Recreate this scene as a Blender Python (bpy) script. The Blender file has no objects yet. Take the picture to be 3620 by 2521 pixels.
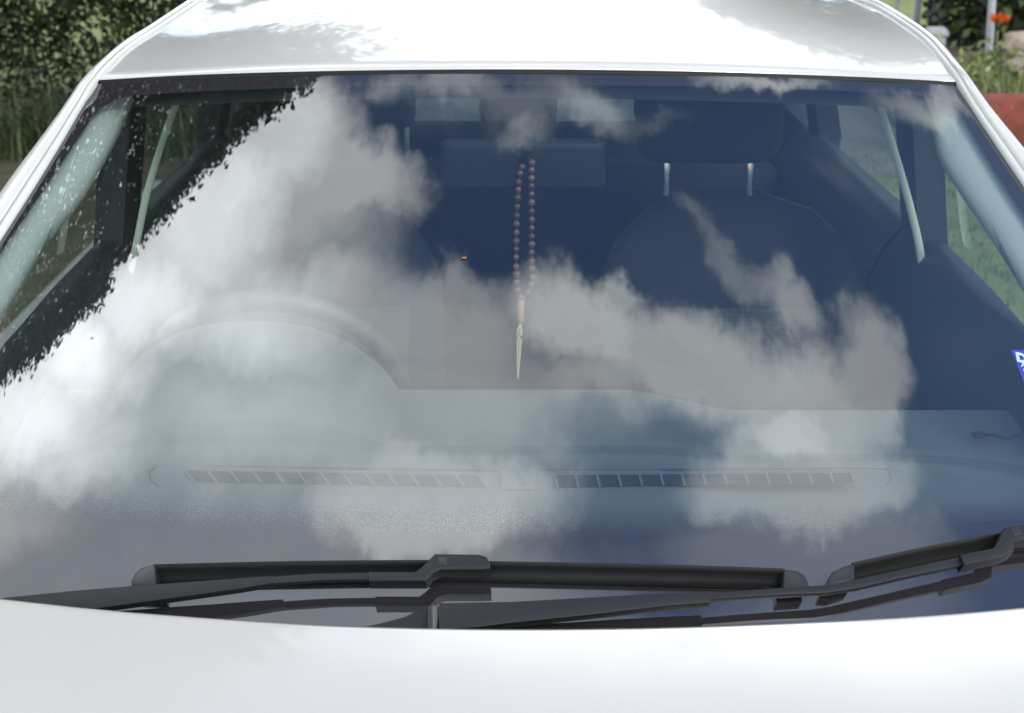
import bpy, bmesh, math, random
import numpy as np
from mathutils import Vector, Matrix
random.seed(7); RNG = np.random.default_rng(11)
SC = bpy.context.scene; COL = SC.collection

# ------------------------------------------------------------------ camera model (used to read sizes off the photograph)
W, H, F = 3620.0, 2521.0, 5229.0
PITCH = math.radians(20)
CAM = np.array([-.015, -1.403, 1.79])
FW = np.array([0, math.cos(PITCH), -math.sin(PITCH)]); UP = np.array([0, math.sin(PITCH), math.cos(PITCH)]); RT = np.array([1., 0, 0])
def ray(x, y):
    d = FW + RT*(x-W/2)/F + UP*(H/2-y)/F
    return d/np.linalg.norm(d)
RK = math.radians(31.4)
GB = np.array([0, 0, .965]); GS = np.array([0, math.cos(RK), math.sin(RK)]); GN = np.array([0, -math.sin(RK), math.cos(RK)])
K2, K4, KS = .14, .05, .03
def gsurf(x, s, off=0.0):
    p = GB + np.array([x, 0, 0]) + GS*s - GN*(K2*x*x + K4*x**4 + KS*(s-.45)**2)
    return p + gnorm(x, s)*off if off else p
def gnorm(x, s):
    n = GN + np.array([2*K2*x + 4*K4*x**3, 0, 0]) + GS*2*KS*(s-.45)
    return n/np.linalg.norm(n)
def glass_hit(px, py, off=0.0):
    d = ray(px, py); t = 1.6
    for i in range(25):
        q = CAM + d*t - GB; x = q[0]; s = q@GS
        h = q@GN + K2*x*x + K4*x**4 + KS*(s-.45)**2 - off
        t -= h/(gnorm(x, s)@d)
    q = CAM + d*t - GB
    return CAM + d*t, q[0], q@GS
def on_glass(px, py, off=0.0): return glass_hit(px, py, off)[0]
def at_y(px, py, Y):
    d = ray(px, py); return CAM + d*((Y-CAM[1])/d[1])
def at_z(px, py, Z):
    d = ray(px, py); return CAM + d*((Z-CAM[2])/d[2])
def mirror_ray(px, py):
    p, x, s = glass_hit(px, py); n = gnorm(x, s); d = ray(px, py)
    return p, d - 2*(d@n)*n
def stereo(d): return np.array([d[0], d[1]])/(1+d[2])

# ------------------------------------------------------------------ object helpers
def tag(o, label=None, cat=None, group=None, kind=None):
    for k, v in (('label', label), ('category', cat), ('group', group), ('kind', kind)):
        if v: o[k] = v
    return o
def empty(name, loc=(0, 0, 0), label=None, cat=None, group=None):
    o = bpy.data.objects.new(name, None); COL.objects.link(o); o.location = loc; o.empty_display_size = .1
    return tag(o, label, cat, group)
def link(name, me, mat=None, parent=None, smooth=True):
    o = bpy.data.objects.new(name, me); COL.objects.link(o)
    if mat: me.materials.append(mat) if not isinstance(mat, (list, tuple)) else [me.materials.append(m) for m in mat]
    if smooth: me.polygons.foreach_set('use_smooth', [True]*len(me.polygons))
    if parent is not None:
        o.parent = parent
        # parts keep world coordinates in their meshes, so only a top-level Empty has a place of its own
        o.matrix_parent_inverse = Matrix.Translation(parent.location).inverted() if parent.parent is None else Matrix.Identity(4)
    return o
def mesh_obj(name, verts, faces, mat=None, parent=None, smooth=True):
    me = bpy.data.meshes.new(name); me.from_pydata([tuple(v) for v in verts], [], faces); me.update()
    return link(name, me, mat, parent, smooth)
def bm_obj(name, bm, mat=None, parent=None, smooth=True, sharp=35):
    bmesh.ops.recalc_face_normals(bm, faces=bm.faces)
    if smooth:
        lim = math.radians(sharp)
        for e in bm.edges:
            if len(e.link_faces) == 2: e.smooth = e.calc_face_angle(0) < lim
    me = bpy.data.meshes.new(name); bm.to_mesh(me); bm.free()
    return link(name, me, mat, parent, smooth)
def grid_obj(name, rows, mat=None, parent=None, smooth=True, closed=False):
    """rows: list of lists of points, quads between neighbours"""
    n, m = len(rows), len(rows[0]); v = [p for r in rows for p in r]; f = []
    for i in range(n-1):
        for j in range(m if closed else m-1):
            k = (j+1) % m
            f.append((i*m+j, i*m+k, (i+1)*m+k, (i+1)*m+j))
    return mesh_obj(name, v, f, mat, parent, smooth)
def box_bm(bm, lo, hi, bev=0.0, seg=2, M=None):
    r = bmesh.ops.create_cube(bm, size=1); vs = r['verts']
    for v in vs: v.co = Vector([lo[i] + (v.co[i]+.5)*(hi[i]-lo[i]) for i in range(3)])
    if bev > 0:
        es = list({e for v in vs for e in v.link_edges})
        g = bmesh.ops.bevel(bm, geom=es, offset=bev, segments=seg, affect='EDGES', profile=.5)
        vs = list({v for f in g['faces'] for v in f.verts} | {v for v in vs if v.is_valid})
    if M is not None: bmesh.ops.transform(bm, matrix=M, verts=vs)
    return vs
def tube_bm(bm, pts, r, n=8, cap=True):
    pts = [Vector(p) for p in pts]; rs = r if hasattr(r, '__len__') else [r]*len(pts); rings = []
    for i, p in enumerate(pts):
        t = (pts[min(i+1, len(pts)-1)] - pts[max(i-1, 0)]).normalized()
        a = t.cross(Vector((0, 0, 1)));  a = a if a.length > .05 else t.cross(Vector((1, 0, 0)))
        a.normalize(); b = t.cross(a).normalized()
        rings.append([bm.verts.new(p + (a*math.cos(2*math.pi*k/n) + b*math.sin(2*math.pi*k/n))*rs[i]) for k in range(n)])
    for i in range(len(rings)-1):
        for k in range(n): bm.faces.new((rings[i][k], rings[i][(k+1) % n], rings[i+1][(k+1) % n], rings[i+1][k]))
    if cap: bm.faces.new(rings[0][::-1]); bm.faces.new(rings[-1])
def interp(pts, n):
    """resample a polyline (any dimension) smoothly with Catmull-Rom, n points evenly by chord length"""
    P = np.array(pts, float); L = np.r_[0, np.cumsum(np.linalg.norm(np.diff(P, axis=0), axis=1))]
    Q = np.vstack([2*P[0]-P[1], P, 2*P[-1]-P[-2]]); out = []
    for u in np.linspace(0, L[-1], n):
        i = min(np.searchsorted(L, u, side='right')-1, len(P)-2); t = (u-L[i])/(L[i+1]-L[i])
        a, b, c, d = Q[i], Q[i+1], Q[i+2], Q[i+3]
        out.append(.5*(2*b + (c-a)*t + (2*a-5*b+4*c-d)*t*t + (3*b-a-3*c+d)*t**3))
    return np.array(out)

# ------------------------------------------------------------------ materials
def nodes(name):
    m = bpy.data.materials.new(name); m.use_nodes = True; nt = m.node_tree
    return m, nt, nt.nodes['Principled BSDF']
def setp(b, **kw):
    for k, v in kw.items(): b.inputs[k.replace('_', ' ')].default_value = v
def plain(name, col, rough=.5, var=.12, scale=30, bump=0.0, bscale=200, **kw):
    m, nt, b = nodes(name); setp(b, Roughness=rough, **kw)
    tc = nt.nodes.new('ShaderNodeTexCoord'); nz = nt.nodes.new('ShaderNodeTexNoise'); nz.inputs['Scale'].default_value = scale; nz.inputs['Detail'].default_value = 5
    nt.links.new(tc.outputs['Object'], nz.inputs['Vector'])
    mx = nt.nodes.new('ShaderNodeMix'); mx.data_type = 'RGBA'
    mx.inputs[6].default_value = (*[c*(1-var) for c in col], 1); mx.inputs[7].default_value = (*[min(1, c*(1+var)) for c in col], 1)
    nt.links.new(nz.outputs['Fac'], mx.inputs[0]); nt.links.new(mx.outputs[2], b.inputs['Base Color'])
    if bump > 0:
        n2 = nt.nodes.new('ShaderNodeTexNoise'); n2.inputs['Scale'].default_value = bscale; n2.inputs['Detail'].default_value = 4
        nt.links.new(tc.outputs['Object'], n2.inputs['Vector'])
        bp = nt.nodes.new('ShaderNodeBump'); bp.inputs['Strength'].default_value = bump; bp.inputs['Distance'].default_value = .002
        nt.links.new(n2.outputs['Fac'], bp.inputs['Height']); nt.links.new(bp.outputs['Normal'], b.inputs['Normal'])
    return m
PAINT = plain('white_paint', (.50, .47, .43), .35, .01, 8, Coat_Weight=1.0, Coat_Roughness=.05, Coat_IOR=1.75)
BLACK_PLASTIC = plain('satin_black_plastic', (.010, .010, .011), .4, .15, 40, .15, 900, Specular_IOR_Level=.35)
DARK_RUBBER = plain('matt_black_rubber', (.006, .0055, .005), .55, .15, 60, Specular_IOR_Level=.25)
CAP_PLASTIC = plain('gloss_black_plastic', (.018, .018, .019), .3, .1, 60)
MOLDING = plain('grey_window_molding', (.5, .5, .46), .3, .1, 40)
DASH = plain('grey_dashboard_plastic', (.10, .108, .11), .6, .06, 20, .3, 1500)
DASH_DARK = plain('dark_vent_plastic', (.02, .022, .024), .6)
TRIM_LIGHT = plain('pale_pillar_trim', (.42, .425, .40), .7, .04, 20)
TRIM_DARK = plain('dark_door_trim', (.026, .028, .03), .55, .1, 20)
CABIN = plain('dark_cabin_trim', (.034, .036, .039), .8, .15, 15)
LINER = plain('grey_headliner', (.2, .205, .2), .9, .06, 30)
FABRIC = plain('dark_seat_fabric', (.014, .015, .018), .9, .25, 90, .4, 900)
BELT = plain('pale_belt_webbing', (.48, .49, .42), .7, .08, 200)
CHROME = plain('chrome_post', (.9, .9, .9), .3, .02, 20, Metallic=.6)
LEATHER = plain('grey_wheel_leather', (.045, .046, .048), .45, .1, 60, .3, 1200)
MIRROR_CASE = plain('dark_mirror_case', (.012, .013, .015), .45, .05, 30, Specular_IOR_Level=.2)
STEEL = plain('galvanised_steel', (.36, .37, .4), .5, .1, 12)
CONCRETE = plain('concrete', (.34, .34, .33), .9, .2, 14, .4, 120)
ROCK = plain('sandy_rock', (.33, .26, .2), .9, .3, 9, .6, 60)
SOIL = plain('garden_soil', (.07, .05, .035), .95, .4, 14, .6, 60)
BARK = plain('bark', (.10, .085, .07), .9, .35, 20, .7, 60)
WHITE_INK = plain('white_ink', (.8, .8, .8), .6, .01)
STICKER = plain('violet_sticker', (.05, .03, .42), .5, .03)

def hex_fabric():
    m, nt, b = nodes('hexagon_seat_mesh'); setp(b, Roughness=.9)
    tc = nt.nodes.new('ShaderNodeTexCoord'); mp = nt.nodes.new('ShaderNodeMapping'); mp.inputs['Scale'].default_value = (110, 1, 130)
    v = nt.nodes.new('ShaderNodeTexVoronoi'); v.feature = 'DISTANCE_TO_EDGE'; v.inputs['Scale'].default_value = 1; v.inputs['Randomness'].default_value = .45
    cr = nt.nodes.new('ShaderNodeValToRGB'); cr.color_ramp.elements[0].position = .08; cr.color_ramp.elements[1].position = .3
    cr.color_ramp.elements[0].color = (.052, .053, .05, 1); cr.color_ramp.elements[1].color = (.03, .033, .036, 1)
    for a, c in ((tc.outputs['Object'], mp.inputs[0]), (mp.outputs[0], v.inputs['Vector']), (v.outputs['Distance'], cr.inputs[0]), (cr.outputs[0], b.inputs['Base Color'])): nt.links.new(a, c)
    return m
HEX = hex_fabric()

def leaf_mat(name, stops, rough=.45, trans=.25, attr='rnd'):
    m, nt, b = nodes(name); setp(b, Roughness=rough)
    at = nt.nodes.new('ShaderNodeAttribute'); at.attribute_name = attr
    cr = nt.nodes.new('ShaderNodeValToRGB'); els = cr.color_ramp.elements
    for i, (p, c) in enumerate(stops):
        e = els[i] if i < 2 else els.new(p)
        e.position = p; e.color = (*c, 1)
    nt.links.new(at.outputs['Fac'], cr.inputs[0]); nt.links.new(cr.outputs[0], b.inputs['Base Color'])
    tr = nt.nodes.new('ShaderNodeBsdfTranslucent'); nt.links.new(cr.outputs[0], tr.inputs[0])
    mx = nt.nodes.new('ShaderNodeMixShader'); mx.inputs[0].default_value = trans
    nt.links.new(b.outputs[0], mx.inputs[1]); nt.links.new(tr.outputs[0], mx.inputs[2])
    nt.links.new(mx.outputs[0], nt.nodes['Material Output'].inputs[0])
    return m
HEDGE_LEAF = leaf_mat('hedge_leaf', [(0, (.009, .012, .004)), (.6, (.026, .035, .009)), (.92, (.06, .075, .016)), (1, (.10, .085, .028))])
TREE_LEAF = leaf_mat('tree_leaf', [(0, (.012, .018, .008)), (1, (.03, .045, .015))])
SHRUB_LEAF = leaf_mat('shrub_leaf', [(0, (.012, .017, .01)), (.7, (.04, .05, .02)), (1, (.12, .16, .03))])
GRASS_LEAF = leaf_mat('grass_blade', [(0, (.022, .038, .016)), (.7, (.06, .09, .03)), (1, (.12, .14, .06))])
WEED_LEAF = leaf_mat('weed_leaf', [(0, (.08, .11, .03)), (.7, (.2, .24, .07)), (1, (.34, .34, .14))])
PETAL = leaf_mat('orange_petal', [(0, (.72, .09, .01)), (1, (.6, .2, .03))])
PETAL.node_tree.nodes['Principled BSDF'].inputs['Roughness'].default_value = .6

def glass_mat(name, ior, tint, frit):
    m, nt, b = nodes(name); nt.nodes.remove(b); N = nt.nodes.new; L = nt.links.new
    out = nt.nodes['Material Output']
    tr = N('ShaderNodeBsdfTransparent'); tr.inputs[0].default_value = (*tint, 1)
    gl = N('ShaderNodeBsdfGlossy'); gl.inputs['Roughness'].default_value = 0.0; gl.inputs[0].default_value = (1, 1, 1, 1)
    fr = N('ShaderNodeFresnel'); geo = N('ShaderNodeNewGeometry'); im = N('ShaderNodeMapRange')     # a thin pane mirrors alike from both sides
    L(geo.outputs['Backfacing'], im.inputs[0]); im.inputs[3].default_value = ior; im.inputs[4].default_value = 1/ior; L(im.outputs[0], fr.inputs[0])
    base = tr.outputs[0]
    if frit:
        def M(op, a, b_=None, c=None):
            n = N('ShaderNodeMath'); n.operation = op
            for i, v in enumerate((a, b_, c)):
                if v is None: continue
                if isinstance(v, (int, float)): n.inputs[i].default_value = v
                else: L(v, n.inputs[i])
            return n.outputs[0]
        def A(nm):
            n = N('ShaderNodeAttribute'); n.attribute_name = nm; return n
        rim = A('rim').outputs['Fac']; band = A('band').outputs['Fac']; gc = A('gc').outputs['Vector']
        sp = N('ShaderNodeSeparateXYZ'); L(gc, sp.inputs[0])
        k = 2*math.pi/.0023
        u = M('MULTIPLY', M('ADD', sp.outputs[0], sp.outputs[1]), k*.7071*1.0)
        v = M('MULTIPLY', M('SUBTRACT', sp.outputs[0], sp.outputs[1]), k*.7071*1.0)
        w = M('ADD', M('MULTIPLY', M('ADD', M('COSINE', u), M('COSINE', v)), .25), .5)
        thr = M('MULTIPLY_ADD', band, 1/.05, .18)           # fade of the dot print over five centimetres
        dm = N('ShaderNodeMapRange'); dm.interpolation_type = 'SMOOTHSTEP'; L(M('SUBTRACT', w, thr), dm.inputs[0]); dm.inputs[1].default_value = -.3; dm.inputs[2].default_value = .3
        dots = M('MULTIPLY', dm.outputs[0], M('LESS_THAN', band, .06))
        mask = M('MAXIMUM', M('LESS_THAN', rim, 0.0), M('MAXIMUM', M('LESS_THAN', band, 0.0), dots))
        bl = N('ShaderNodeBsdfDiffuse'); bl.inputs[0].default_value = (.02, .018, .02, 1)
        mx = N('ShaderNodeMixShader'); L(mask, mx.inputs[0]); L(tr.outputs[0], mx.inputs[1]); L(bl.outputs[0], mx.inputs[2])
        base = mx.outputs[0]
        # a thin film of road dust
        nz = N('ShaderNodeTexNoise'); nz.inputs['Scale'].default_value = 900; nz.inputs['Detail'].default_value = 1; L(gc, nz.inputs['Vector'])
        sp_ = M('MULTIPLY', M('GREATER_THAN', nz.outputs['Fac'], .79), .5)
        nz2 = N('ShaderNodeTexNoise'); nz2.inputs['Scale'].default_value = 6; nz2.inputs['Detail'].default_value = 6; L(gc, nz2.inputs['Vector'])
        film = M('MAXIMUM', sp_, M('MULTIPLY', nz2.outputs['Fac'], .012))
        du = N('ShaderNodeBsdfDiffuse'); du.inputs[0].default_value = (.5, .48, .45, 1)
        m3 = N('ShaderNodeMixShader'); L(film, m3.inputs[0]); L(base, m3.inputs[1]); L(du.outputs[0], m3.inputs[2]); base = m3.outputs[0]
    m2 = N('ShaderNodeMixShader'); L(fr.outputs[0], m2.inputs[0]); L(base, m2.inputs[1]); L(gl.outputs[0], m2.inputs[2])
    L(m2.outputs[0], out.inputs[0])
    return m
WINDSCREEN = glass_mat('windscreen_glass', 2.15, (.78, .86, .85), True)
REAR_GLASS = glass_mat('rear_window_glass', 1.5, (.36, .4, .41), False)
SIDE_GLASS = glass_mat('side_window_glass', 1.5, (.86, .93, .9), False)

def ground_mat(name, c1, c2, scale, bump=.5):
    m, nt, b = nodes(name); setp(b, Roughness=.95)
    N = nt.nodes.new; tc = N('ShaderNodeTexCoord'); n1 = N('ShaderNodeTexNoise'); n1.inputs['Scale'].default_value = scale; n1.inputs['Detail'].default_value = 8; n1.inputs['Roughness'].default_value = .7
    nt.links.new(tc.outputs['Object'], n1.inputs['Vector'])
    cr = N('ShaderNodeValToRGB'); cr.color_ramp.elements[0].position = .35; cr.color_ramp.elements[1].position = .65
    cr.color_ramp.elements[0].color = (*c1, 1); cr.color_ramp.elements[1].color = (*c2, 1)
    nt.links.new(n1.outputs['Fac'], cr.inputs[0]); nt.links.new(cr.outputs[0], b.inputs['Base Color'])
    bp = N('ShaderNodeBump'); bp.inputs['Strength'].default_value = bump; bp.inputs['Distance'].default_value = .03
    nt.links.new(n1.outputs['Fac'], bp.inputs['Height']); nt.links.new(bp.outputs[0], b.inputs['Normal'])
    return m
LAWN = ground_mat('lawn', (.13, .165, .04), (.25, .28, .08), 5)
PATH = ground_mat('path_gravel', (.13, .12, .1), (.22, .2, .17), 25, .3)
VERGE = ground_mat('dry_verge', (.05, .042, .022), (.11, .105, .05), 6)
DRIVE = ground_mat('driveway_concrete', (.30, .29, .27), (.40, .39, .37), 6, .15)
def red_wall_mat():
    m, nt, b = nodes('worn_red_paint'); setp(b, Roughness=.85); N = nt.nodes.new
    tc = N('ShaderNodeTexCoord'); n1 = N('ShaderNodeTexNoise'); n1.inputs['Scale'].default_value = 14; n1.inputs['Detail'].default_value = 6
    nt.links.new(tc.outputs['Object'], n1.inputs['Vector'])
    cr = N('ShaderNodeValToRGB'); e = cr.color_ramp.elements
    e[0].position = .3; e[0].color = (.14, .035, .025, 1); e[1].position = .66; e[1].color = (.24, .055, .035, 1)
    x = e.new(.70); x.color = (.42, .3, .24, 1)
    nt.links.new(n1.outputs['Fac'], cr.inputs[0]); nt.links.new(cr.outputs[0], b.inputs['Base Color']); return m
RED_WALL = red_wall_mat()
def bead_mat():
    m, nt, b = nodes('brown_bead'); setp(b, Roughness=.3)
    oi = nt.nodes.new('ShaderNodeObjectInfo'); cr = nt.nodes.new('ShaderNodeValToRGB')
    cr.color_ramp.elements[0].color = (.07, .025, .016, 1); cr.color_ramp.elements[1].color = (.18, .07, .045, 1)
    nt.links.new(oi.outputs['Random'], cr.inputs[0]); nt.links.new(cr.outputs[0], b.inputs['Base Color']); return m
BEAD = bead_mat()
TERRA = plain('terracotta_bead', (.3, .11, .06), .5, .1, 200)
CREAM = plain('cream_thread', (.45, .38, .2), .8, .05, 200)

# ------------------------------------------------------------------ the car
car = empty('car', (0, .5, 0), 'white car facing the viewer, clouds mirrored in its wide windscreen', 'car')

# windscreen edges: read off the photograph, laid on the curved glass
def gx(px, py): return glass_hit(px, py)[1:]
top_pts = np.array([gx(*p) for p in ((346, 288), (700, 268), (1200, 254), (1813, 249), (2400, 257), (3000, 275), (3383, 294))])
ptop = np.polyfit(top_pts[:, 0], top_pts[:, 1], 4)
left_pts = np.array([gx(*p) for p in ((341, 285), (280, 394), (166, 582), (96, 700), (0, 850), (-170, 1100))])
right_pts = np.array([gx(*p) for p in ((3383, 298), (3453, 403), (3532, 538), (3619, 656), (3760, 850), (3930, 1100))])
pl = np.polyfit(left_pts[:, 1], left_pts[:, 0], 2); pr = np.polyfit(right_pts[:, 1], right_pts[:, 0], 2)
def xl(s): return float(np.polyval(pl, s)) if s > .45 else float(np.polyval(pl, .45) + np.polyval(np.polyder(pl), .45)*(s-.45)*.6)
def xr(s): return float(np.polyval(pr, s)) if s > .45 else float(np.polyval(pr, .45) + np.polyval(np.polyder(pr), .45)*(s-.45)*.6)
def stop(x): return float(np.polyval(ptop, x))
def sbot(x): return -.055 + 1.64*K2*x*x
# frit print edges
ft = np.array([gx(*p) for p in ((460, 339), (657, 326), (1000, 312), (1500, 303), (1813, 300), (2300, 304), (2700, 312), (3094, 327), (3313, 340))]); pft = np.polyfit(ft[:, 0], ft[:, 1], 4)
fl = np.array([gx(*p) for p in ((385, 340), (306, 429), (175, 635), (100, 755), (0, 905), (-150, 1110))]); pfl = np.polyfit(fl[:, 1], fl[:, 0], 2)
fr_ = np.array([gx(*p) for p in ((3365, 345), (3391, 395), (3488, 560), (3575, 687), (3660, 820), (3800, 1020))]); pfr = np.polyfit(fr_[:, 1], fr_[:, 0], 2)
fb = np.array([gx(*p) for p in ((0, 1805), (700, 1856), (1400, 1883), (1810, 1888), (2300, 1886), (3000, 1870), (3620, 1836))]); pfb = np.polyfit(fb[:, 0], fb[:, 1], 4)
def fpoly(pp, s, s0): return np.polyval(pp, s) if s > s0 else np.polyval(pp, s0) + np.polyval(np.polyder(pp), s0)*(s-s0)*.6

def make_windscreen():
    nu, nv = 330, 220; v = []; gc = []; rim = []; band = []
    for j in range(nv):
        t = j/(nv-1)
        for i in range(nu):
            u = i/(nu-1)
            s = t*1.0; x = 0
            for _ in range(4):
                x = xl(s)*(1-u) + xr(s)*u
                s = sbot(x)*(1-t) + stop(x)*t
            v.append(gsurf(x, s)); gc.append((x, s, 0))
            a = np.polyval(pft, x) - s; b = x - fpoly(pfl, s, .4); c = fpoly(pfr, s, .4) - x
            r = .045; q = min(b, c)
            rim.append(r - math.hypot(max(r-a, 0), max(r-q, 0)) if (a < r and q < r) else min(a, q))
            band.append(s - np.polyval(pfb, x))
    f = [(j*nu+i, j*nu+i+1, (j+1)*nu+i+1, (j+1)*nu+i) for j in range(nv-1) for i in range(nu-1)]
    o = mesh_obj('windscreen', v, f, WINDSCREEN, car); me = o.data
    me.attributes.new('gc', 'FLOAT_VECTOR', 'POINT').data.foreach_set('vector', np.array(gc, 'f').ravel())
    me.attributes.new('rim', 'FLOAT', 'POINT').data.foreach_set('value', np.array(rim, 'f'))
    me.attributes.new('band', 'FLOAT', 'POINT').data.foreach_set('value', np.array(band, 'f'))
    return o
screen = make_windscreen()

# sticker in the corner of the screen, cut by the edge of the frame
def make_sticker():
    bm = bmesh.new()
    vs = [bm.verts.new(on_glass(px, py, -.003)) for px, py in ((3575, 1236), (3830, 1248), (3850, 1440), (3655, 1440))]
    f = bm.faces.new(vs[::-1])
    r = bmesh.ops.extrude_face_region(bm, geom=[f]); nn = gnorm(.7, .4)
    for e in r['geom']:
        if isinstance(e, bmesh.types.BMVert): e.co += Vector(nn)*-.0006
    def glyph(ch, px, py, size, bold):
        cu = bpy.data.curves.new('lettering', 'FONT'); cu.body = ch; cu.size = size; cu.offset = bold; cu.extrude = .0002
        to = bpy.data.objects.new('lettering', cu); COL.objects.link(to)
        me = bpy.data.meshes.new_from_object(to.evaluated_get(bpy.context.evaluated_depsgraph_get()))
        p, x, s = glass_hit(px, py, -.0022); n = Vector(gnorm(x, s)); a = Vector((1, 0, -2*K2*x*n.z)); a = (a - n*a.dot(n)).normalized(); u = n.cross(a)
        M = Matrix((a, u, n)).transposed().to_4x4(); M.translation = Vector(p)
        me.transform(M)
        k = len(bm.faces); bm.from_mesh(me); bm.faces.ensure_lookup_table()
        for fc in bm.faces[k:]: fc.material_index = 1
        bpy.data.objects.remove(to); bpy.data.curves.remove(cu); bpy.data.meshes.remove(me)
    glyph('D', 3594, 1276, .021, .0012); glyph('A', 3610, 1296, .011, .0002); glyph('C', 3618, 1316, .011, .0002)
    return bm_obj('sticker', bm, [STICKER, WHITE_INK], screen, smooth=False)
make_sticker()

# roof: front edge on the glass, side edges along the drip channel
def side_curve(pxs, x_end):
    pts = []
    for px, py in pxs:
        lo, hi = .7, 2.0
        for _ in range(50):
            y = (lo+hi)/2; p = at_y(px, py, y); zs = 1.412 + .07*(1-math.exp(-max(0, y-.88)/.3))
            if p[2] > zs: lo = y
            else: hi = y
        pts.append(at_y(px, py, (lo+hi)/2))
    last = pts[-1]
    for y, z in ((1.75, 1.477), (2.1, 1.468), (2.5, 1.44), (2.75, 1.40)):
        pts.append(np.array([last[0] + (x_end-last[0])*min(1, (y-last[1])/.8), y, z]))
    return pts
RL = [on_glass(346, 279, .004)] + side_curve(((460, 171), (569, 100), (718, 0)), -.585)
RR = [on_glass(3383, 285, .004)] + side_curve(((3330, 214), (3269, 144), (3181, 79), (3094, 26), (3024, 0)), .585)
nT, nU = 60, 61
rl = interp(RL, nT); rr = interp(RR, nT)
front = [on_glass(px, py, .004) for px, py in ((346, 279), (700, 260), (1200, 246), (1813, 241), (2400, 248), (3000, 266), (3383, 285))]
frn = interp(front, nU)
yc0, zc0 = frn[nU//2][1], frn[nU//2][2]
def roof_pt(i, j):
    t = i/(nT-1); u = -1 + 2*j/(nU-1)
    ys = (rl[i][1] + rr[i][1])/2 - (rl[0][1]+rr[0][1])/2
    d = ys; h = .25*d - .19*d*d + .045*d**3
    c = np.array([frn[j][0], frn[j][1]+d, frn[j][2] + h])
    # blend from the header shape to a smooth crown between the drip channels
    side = rl[i]*(1-(u+1)/2) + rr[i]*((u+1)/2)
    zc = zc0 + h
    zz = side[2] + (zc-side[2])*(1-abs(u)**2.2)
    yy = side[1] + (yc0+d-side[1])*(1-u*u)
    b = min(1, d/.35); b = b*b*(3-2*b)
    q = np.array([side[0], yy, zz])
    hdr = np.array([frn[j][0]*(1-b)+side[0]*b, c[1], c[2]])
    e = np.array([side[0], side[1], side[2]])
    w = abs(u)**6
    out = hdr*(1-b) + q*b
    return out*(1-w) + e*w
rows = [[roof_pt(i, j) for j in range(nU)] for i in range(nT)]
lip = [[p + np.array([0, .006, -.010]) for p in rows[0]], [p + np.array([0, .0005, -.004]) for p in rows[0]]]
grid_obj('roof', [lip[0], lip[1]] + rows, PAINT, car)
grid_obj('headliner', [[p + np.array([0, .03, -.05]) for p in r] for r in rows], LINER, car)
# black rubber strip in the joint between roof and glass
bm = bmesh.new(); tube_bm(bm, interp([p + np.array([0, 0, -.007]) for p in front], 60), .0052, 8); bm_obj('header_seal', bm, DARK_RUBBER, car)

# windscreen pillars and cant rails: swept painted section, outboard of the glass and the drip channel
def pillar_path(side):
    ed = xl if side < 0 else xr
    pts = []
    for s in np.linspace(-.02, .93, 14): pts.append(gsurf(ed(s), s, .002))
    pts += [np.array(p) for p in (RL if side < 0 else RR)]
    return interp(pts, 110)
def pillar(side):
    P = pillar_path(side); rows_o = []; rows_m = []
    for i, p in enumerate(P):
        t = P[min(i+1, len(P)-1)] - P[max(i-1, 0)]; t /= np.linalg.norm(t)
        o = np.array([side, 0, 0.]); o -= t*(o@t); o /= np.linalg.norm(o)
        n = np.cross(t, o); n = n if n[2] > 0 else -n
        z = p[2]; k = np.clip((z-1.27)/.15, 0, 1); k = k*k*(3-2*k)   # narrower along the roof
        m = .010*(1-k) + .004*k                              # molding width
        wd = .036*(1-k) + .020*k
        sec = [(m, -.012), (m, .003), (m+.003, .007), (m+wd*.35, .010), (m+wd*.7, .006), (m+wd*.92, -.003), (m+wd, -.014), (m+wd+.004, -.034), (m+wd+.004, -.07), (m-.01, -.07)]
        rows_o.append([p + o*a + n*b for a, b in sec])
        sm = [(-.003, -.006), (-.002, .003), (m*.35, .006), (m*.8, .006), (m-.0015, .003), (m-.0015, -.01)]
        rows_m.append([p + o*a + n*b for a, b in sm])
    grid_obj('windscreen_pillar', rows_o, PAINT, car, True)
    grid_obj('window_molding', rows_m, MOLDING, car, True)
pillar(-1); pillar(1)

# bonnet
hood_px = ((-420, 2066), (-150, 2100), (0, 2117), (314, 2151), (517, 2169), (941, 2199), (1286, 2216), (1800, 2225), (2355, 2219), (2910, 2198), (3300, 2175), (3620, 2148), (3900, 2120), (4050, 2102))
he = []
for px, py in hood_px:
    y = -.06
    for _ in range(20):
        p = at_y(px, py, y); y = -.06 + .20*p[0]**2
    he.append(p)
he = interp(he, 81); rows = []
rows.append([p + np.array([0, -.012, -.03]) for p in he]); rows.append([p + np.array([0, .0, -.010]) for p in he]); rows.append([p + np.array([0, .0005, -.003]) for p in he])
rows.append(list(he))
for d in (.004, .01, .02, .04, .08, .13, .2, .3, .42, .55, .7, .82, .9, .95, .97):
    q = []
    for p in he:
        drop = .075*d + .09*d*d + .0*d + max(0, d-.8)**2*3 + .10*d*abs(p[0])**2.5
        q.append(p + np.array([0, -d + .25*d*p[0]**2, -drop + .001]))
    rows.append(q)
grid_obj('bonnet', rows, PAINT, car)
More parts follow.
